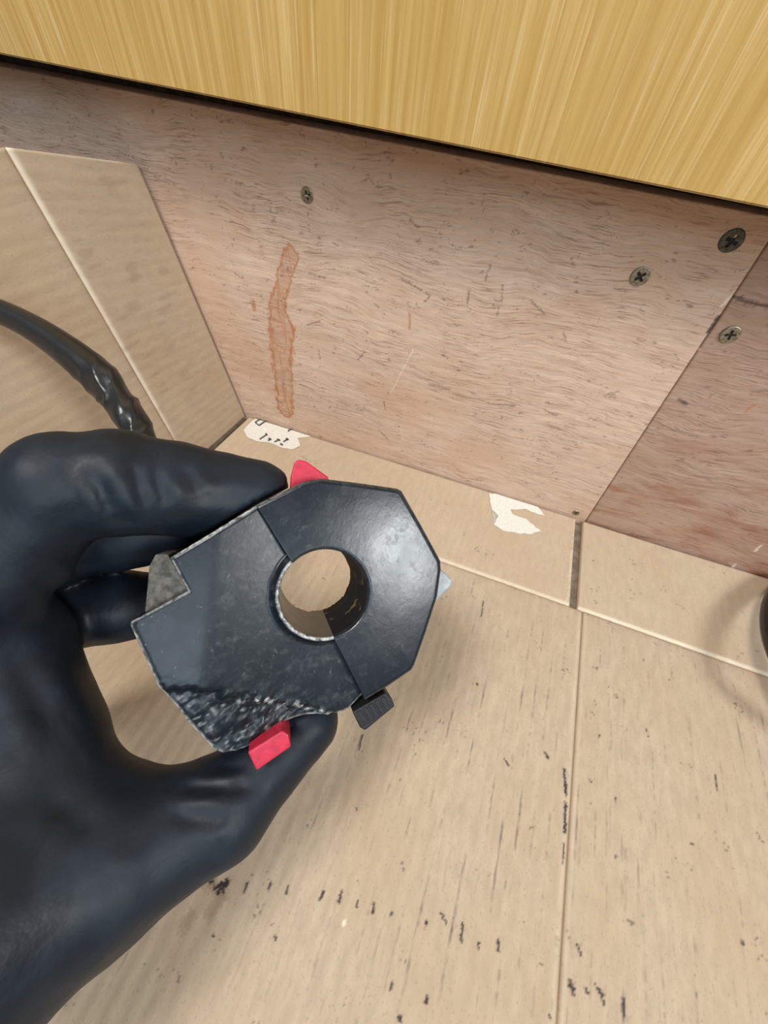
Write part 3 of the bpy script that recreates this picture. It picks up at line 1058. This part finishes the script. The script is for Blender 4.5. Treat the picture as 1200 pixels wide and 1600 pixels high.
def poly_sd(u, v, poly):
    d = np.full(u.shape, 1e9)
    s = np.ones(u.shape)
    n = len(poly)
    for i in range(n):
        a, b = poly[i], poly[i - 1]
        e = b - a
        wx, wy = u - a[0], v - a[1]
        t = np.clip((wx * e[0] + wy * e[1]) / (e @ e), 0, 1)
        d = np.minimum(d, (wx - e[0] * t) ** 2 + (wy - e[1] * t) ** 2)
        c1 = v >= a[1]; c2 = v < b[1]; c3 = e[0] * wy > e[1] * wx
        flip = (c1 & c2 & c3) | (~c1 & ~c2 & ~c3)
        s = np.where(flip, -s, s)
    return s * np.sqrt(d)


CREASES = [  # image start, image end, depth, groove depth mm, width mm
    ((148, 742), (178, 805), 88, 1.1, 1.6), ((205, 722), (232, 800), 92, 0.8, 1.5), ((236, 728), (262, 795), 94, 0.7, 1.5), ((285, 728), (312, 770), 98, 0.5, 1.7),
    ((178, 800), (210, 822), 90, 0.9, 1.5), ((60, 900), (120, 960), 86, 0.6, 2.2), ((100, 860), (150, 900), 88, 0.6, 2.0), ((130, 840), (170, 930), 90, 0.7, 2.0),
    ((280, 1232), (400, 1228), 92, 0.9, 1.5), ((260, 1275), (360, 1282), 92, 0.6, 1.8), ((300, 1205), (390, 1200), 96, 0.6, 1.5), ((10, 1020), (110, 1180), 84, 0.5, 3.0),
    ((300, 780), (390, 772), 97, 0.35, 1.8), ((60, 1240), (160, 1300), 80, 0.5, 3.0)]


def hand_field(P):
    palm = None
    for c in PALM:
        q = chain(P, c)
        palm = q if palm is None else smin(palm, q, 8.0)
    th = chain(P, THUMB, 4.0)
    palm_t = smin(palm, th, 9.0)
    d = palm_t
    for k, c in FINGERS.items():
        f = chain(P, c, 3.0)
        d = np.minimum(d, smin(palm_t, f, 5.0))
    n = noise3(P[..., 0] * 0.11, P[..., 1] * 0.11, P[..., 2] * 0.11, 3) - 0.5
    n2 = noise3(P[..., 0] * 0.28, P[..., 1] * 0.28, P[..., 2] * 0.28, 5) - 0.5
    d = d + n * 0.9 + n2 * 0.35
    for a, b, dep, g, w in CREASES:
        ca, _ = S(a[0], a[1], dep, 1); cb, _ = S(b[0], b[1], dep, 1)
        # groove follows the sight of the skin: distance measured across the fold only
        pa = P[..., :2] / P[..., 2:3] * dep
        dd, t = seg_dist(pa, ca[:2], cb[:2])
        fade = sstep(0, 0.25, t) * sstep(1, 0.75, t) * 0.8 + 0.2
        d = d + g * np.exp(-(dd / w) ** 2) * fade * sstep(30, 12, np.abs(P[..., 2] - dep)) - 0.35 * g * np.exp(-((dd - 2.2 * w) / w) ** 2) * fade
    # pads press flat against the housing
    Rc = np.array([ex_c, (0, 1, 0), ax_c])
    pc = np.array([(508 - 600) / FPX, (928 - 800) / FPX, 1.0]) * 98
    L = (P - pc) @ Rc.T
    poly = [uvw(p) for p in OUT_CLAMP[:-1] + OUT_BODY[:-1]]
    inside = np.maximum(poly_sd(L[..., 0], L[..., 1], poly), np.maximum(-1.5 - L[..., 2], L[..., 2] - LEN)) - 0.9
    d = np.maximum(d, -inside)
    for px, w0, w1 in (([(387, 1176), (441, 1142), (451, 1148), (455, 1167), (401, 1205)], -0.6, 9.0), ([(233, 884), (243, 866), (262, 866), (300, 926), (280, 940), (226, 958)], 3.4, 22.0),
                       ([(453, 775), (455, 742), (460, 722), (466, 718), (478, 720), (513, 745), (520, 775)], 7.0, 15.0), ([(551, 1113), (603, 1083), (613, 1092), (617, 1104), (571, 1142), (563, 1138)], 2.6, 12.0)):
        pl = [uvw(p, w0) for p in px]
        q = np.maximum(poly_sd(L[..., 0], L[..., 1], pl), np.maximum(w0 - L[..., 2], L[..., 2] - w1)) - 0.9
        d = np.maximum(d, -q)
    return d


def surface_net(field, lo, hi, h):
    n = [int((hi[i] - lo[i]) / h) + 1 for i in range(3)]
    ax = [lo[i] + h * np.arange(n[i]) for i in range(3)]
    val = np.empty(n)
    for i0 in range(0, n[0], 16):                            # slabs keep memory small
        X, Y, Z = np.meshgrid(ax[0][i0:i0 + 16], ax[1], ax[2], indexing='ij')
        val[i0:i0 + 16] = field(np.stack([X, Y, Z], -1))
    s = val < 0
    cells = np.zeros([k - 1 for k in n], int)
    for dx in (0, 1):
        for dy in (0, 1):
            for dz in (0, 1):
                cells += s[dx:n[0] - 1 + dx, dy:n[1] - 1 + dy, dz:n[2] - 1 + dz]
    act = (cells > 0) & (cells < 8)
    ids = -np.ones(act.shape, int)
    I = np.argwhere(act)
    ids[act] = np.arange(len(I))
    acc = np.zeros((len(I), 3)); cnt = np.zeros(len(I))
    corners = [(a, b, c) for a in (0, 1) for b in (0, 1) for c in (0, 1)]
    for a in corners:
        for axis in range(3):
            if a[axis]: continue
            b = list(a); b[axis] = 1
            va = val[I[:, 0] + a[0], I[:, 1] + a[1], I[:, 2] + a[2]]
            vb = val[I[:, 0] + b[0], I[:, 1] + b[1], I[:, 2] + b[2]]
            cr = (va < 0) != (vb < 0)
            t = np.where(cr, va / np.where(cr, va - vb, 1), 0)
            p = np.array(a, float)[None] + np.zeros((len(I), 3))
            p[:, axis] = t
            acc += p * cr[:, None]; cnt += cr
    V = (I + acc / cnt[:, None]) * h + np.array(lo)
    F = []
    for axis in range(3):
        o1, o2 = [(1, 2), (0, 2), (0, 1)][axis]
        sl = [slice(None)] * 3; sl2 = [slice(None)] * 3
        sl[axis] = slice(0, -1); sl2[axis] = slice(1, None)
        cr = s[tuple(sl)] != s[tuple(sl2)]
        E = np.argwhere(cr)
        ok = (E[:, o1] > 0) & (E[:, o2] > 0) & (E[:, o1] < n[o1] - 1) & (E[:, o2] < n[o2] - 1)
        E = E[ok]
        q = []
        for d1, d2 in ((-1, -1), (0, -1), (0, 0), (-1, 0)):
            e = E.copy(); e[:, o1] += d1; e[:, o2] += d2
            q.append(ids[e[:, 0], e[:, 1], e[:, 2]])
        F.append(np.stack(q, -1))
    return V, np.concatenate(F)


HV, HF = surface_net(hand_field, (-146, -24, 44), (-6, 150, 164), 1.0)
HW = EYE + (HV * MM) @ np.array([RIGHT, DOWN, FWD])
hand = link('gloved_hand', HW, HF, M_GLOVE, None, True)
tag(hand, 'left hand in a wrinkled black nitrile glove gripping the switch housing', 'hand')
md = hand.modifiers.new('relax', 'SMOOTH')
md.factor = 0.5
md.iterations = 1

# ------------------------------------------------------------------ cables


def catmull(pts, n):
    pts = np.array(pts, float)
    P = np.concatenate([[2 * pts[0] - pts[1]], pts, [2 * pts[-1] - pts[-2]]])
    out = []
    m_ = len(pts) - 1
    for i in range(n):
        t = i / (n - 1) * m_
        k = min(int(t), m_ - 1); f = t - k
        a, b, c, d = P[k], P[k + 1], P[k + 2], P[k + 3]
        out.append(0.5 * (2 * b + (c - a) * f + (2 * a - 5 * b + 4 * c - d) * f * f + (3 * b - a - 3 * c + d) * f ** 3))
    return np.array(out)


def tube(name, pts, radii, mat, n=120, seg=28, wrinkle=None, flat=None):
    C_ = catmull(pts, n)
    R_ = np.interp(np.linspace(0, 1, n), np.linspace(0, 1, len(radii)), radii)
    T = np.gradient(C_, axis=0)
    T /= np.linalg.norm(T, axis=1)[:, None]
    up = np.array([0.0, 0.0, 1.0])
    V = []
    for i in range(n):
        x = np.cross(up, T[i]); x /= np.linalg.norm(x)
        y = np.cross(T[i], x)
        an = np.linspace(0, 2 * math.pi, seg, endpoint=False)
        r = np.full(seg, R_[i])
        if wrinkle is not None: r = r * (1 + wrinkle(i / (n - 1), an))
        V.append(C_[i] + np.cos(an)[:, None] * x * r[:, None] + np.sin(an)[:, None] * y * r[:, None])
    V = np.array(V).reshape(-1, 3)
    faces = []
    for i in range(n - 1):
        for j in range(seg):
            k = (j + 1) % seg
            faces.append((i * seg + j, i * seg + k, (i + 1) * seg + k, (i + 1) * seg + j))
    faces.append(tuple(range(seg)))
    faces.append(tuple((n - 1) * seg + j for j in range(seg))[::-1])
    return link(name, V, faces, mat, None, True)


def wrk(t, an):
    g = float(sstep(0.34, 0.52, np.array(t)))
    tt = np.full(an.shape, t)
    n = noise3(np.cos(an) * 1.3 + 5, np.sin(an) * 1.3 + 5, tt * 20 + np.cos(an), 3)
    ridge = (1 - np.abs(2 * n - 1)) ** 3
    dent = noise3(np.cos(an) * 0.8 + 9, np.sin(an) * 0.8 + 9, tt * 13, 8) - 0.5
    return g * (0.14 * (ridge - 0.35) + 0.40 * dent) - 0.03 * (1 - g) * np.cos(2 * an)


cb = tube('cable', [cam_pt(-120, 452, .150), cam_pt(-40, 472, .150), cam_pt(40, 506, .150), cam_pt(110, 552, .150), cam_pt(168, 605, .148), cam_pt(204, 655, .146), cam_pt(226, 705, .145), cam_pt(245, 770, .146), cam_pt(270, 830, .148)],
          [0.0044, 0.0044, 0.0050, 0.0062, 0.0064, 0.0054, 0.0050, 0.0050, 0.0050], M_VINYL, 260, 40, wrk)
tag(cb, 'wrinkled black vinyl cable sleeve arching up to the left edge', 'cable')

cb2 = tube('cable.001', [on_floor(1330, 880, 0.0045), on_floor(1262, 893, 0.006), on_floor(1216, 925, 0.010), on_floor(1203, 968, 0.016), on_floor(1218, 1030, 0.022), on_floor(1270, 1110, 0.028), on_floor(1390, 1200, 0.030)],
           [0.0045] * 7, M_VINYL, 120, 28)
tag(cb2, 'black cable loop curving in at the right edge over the box flap', 'cable')
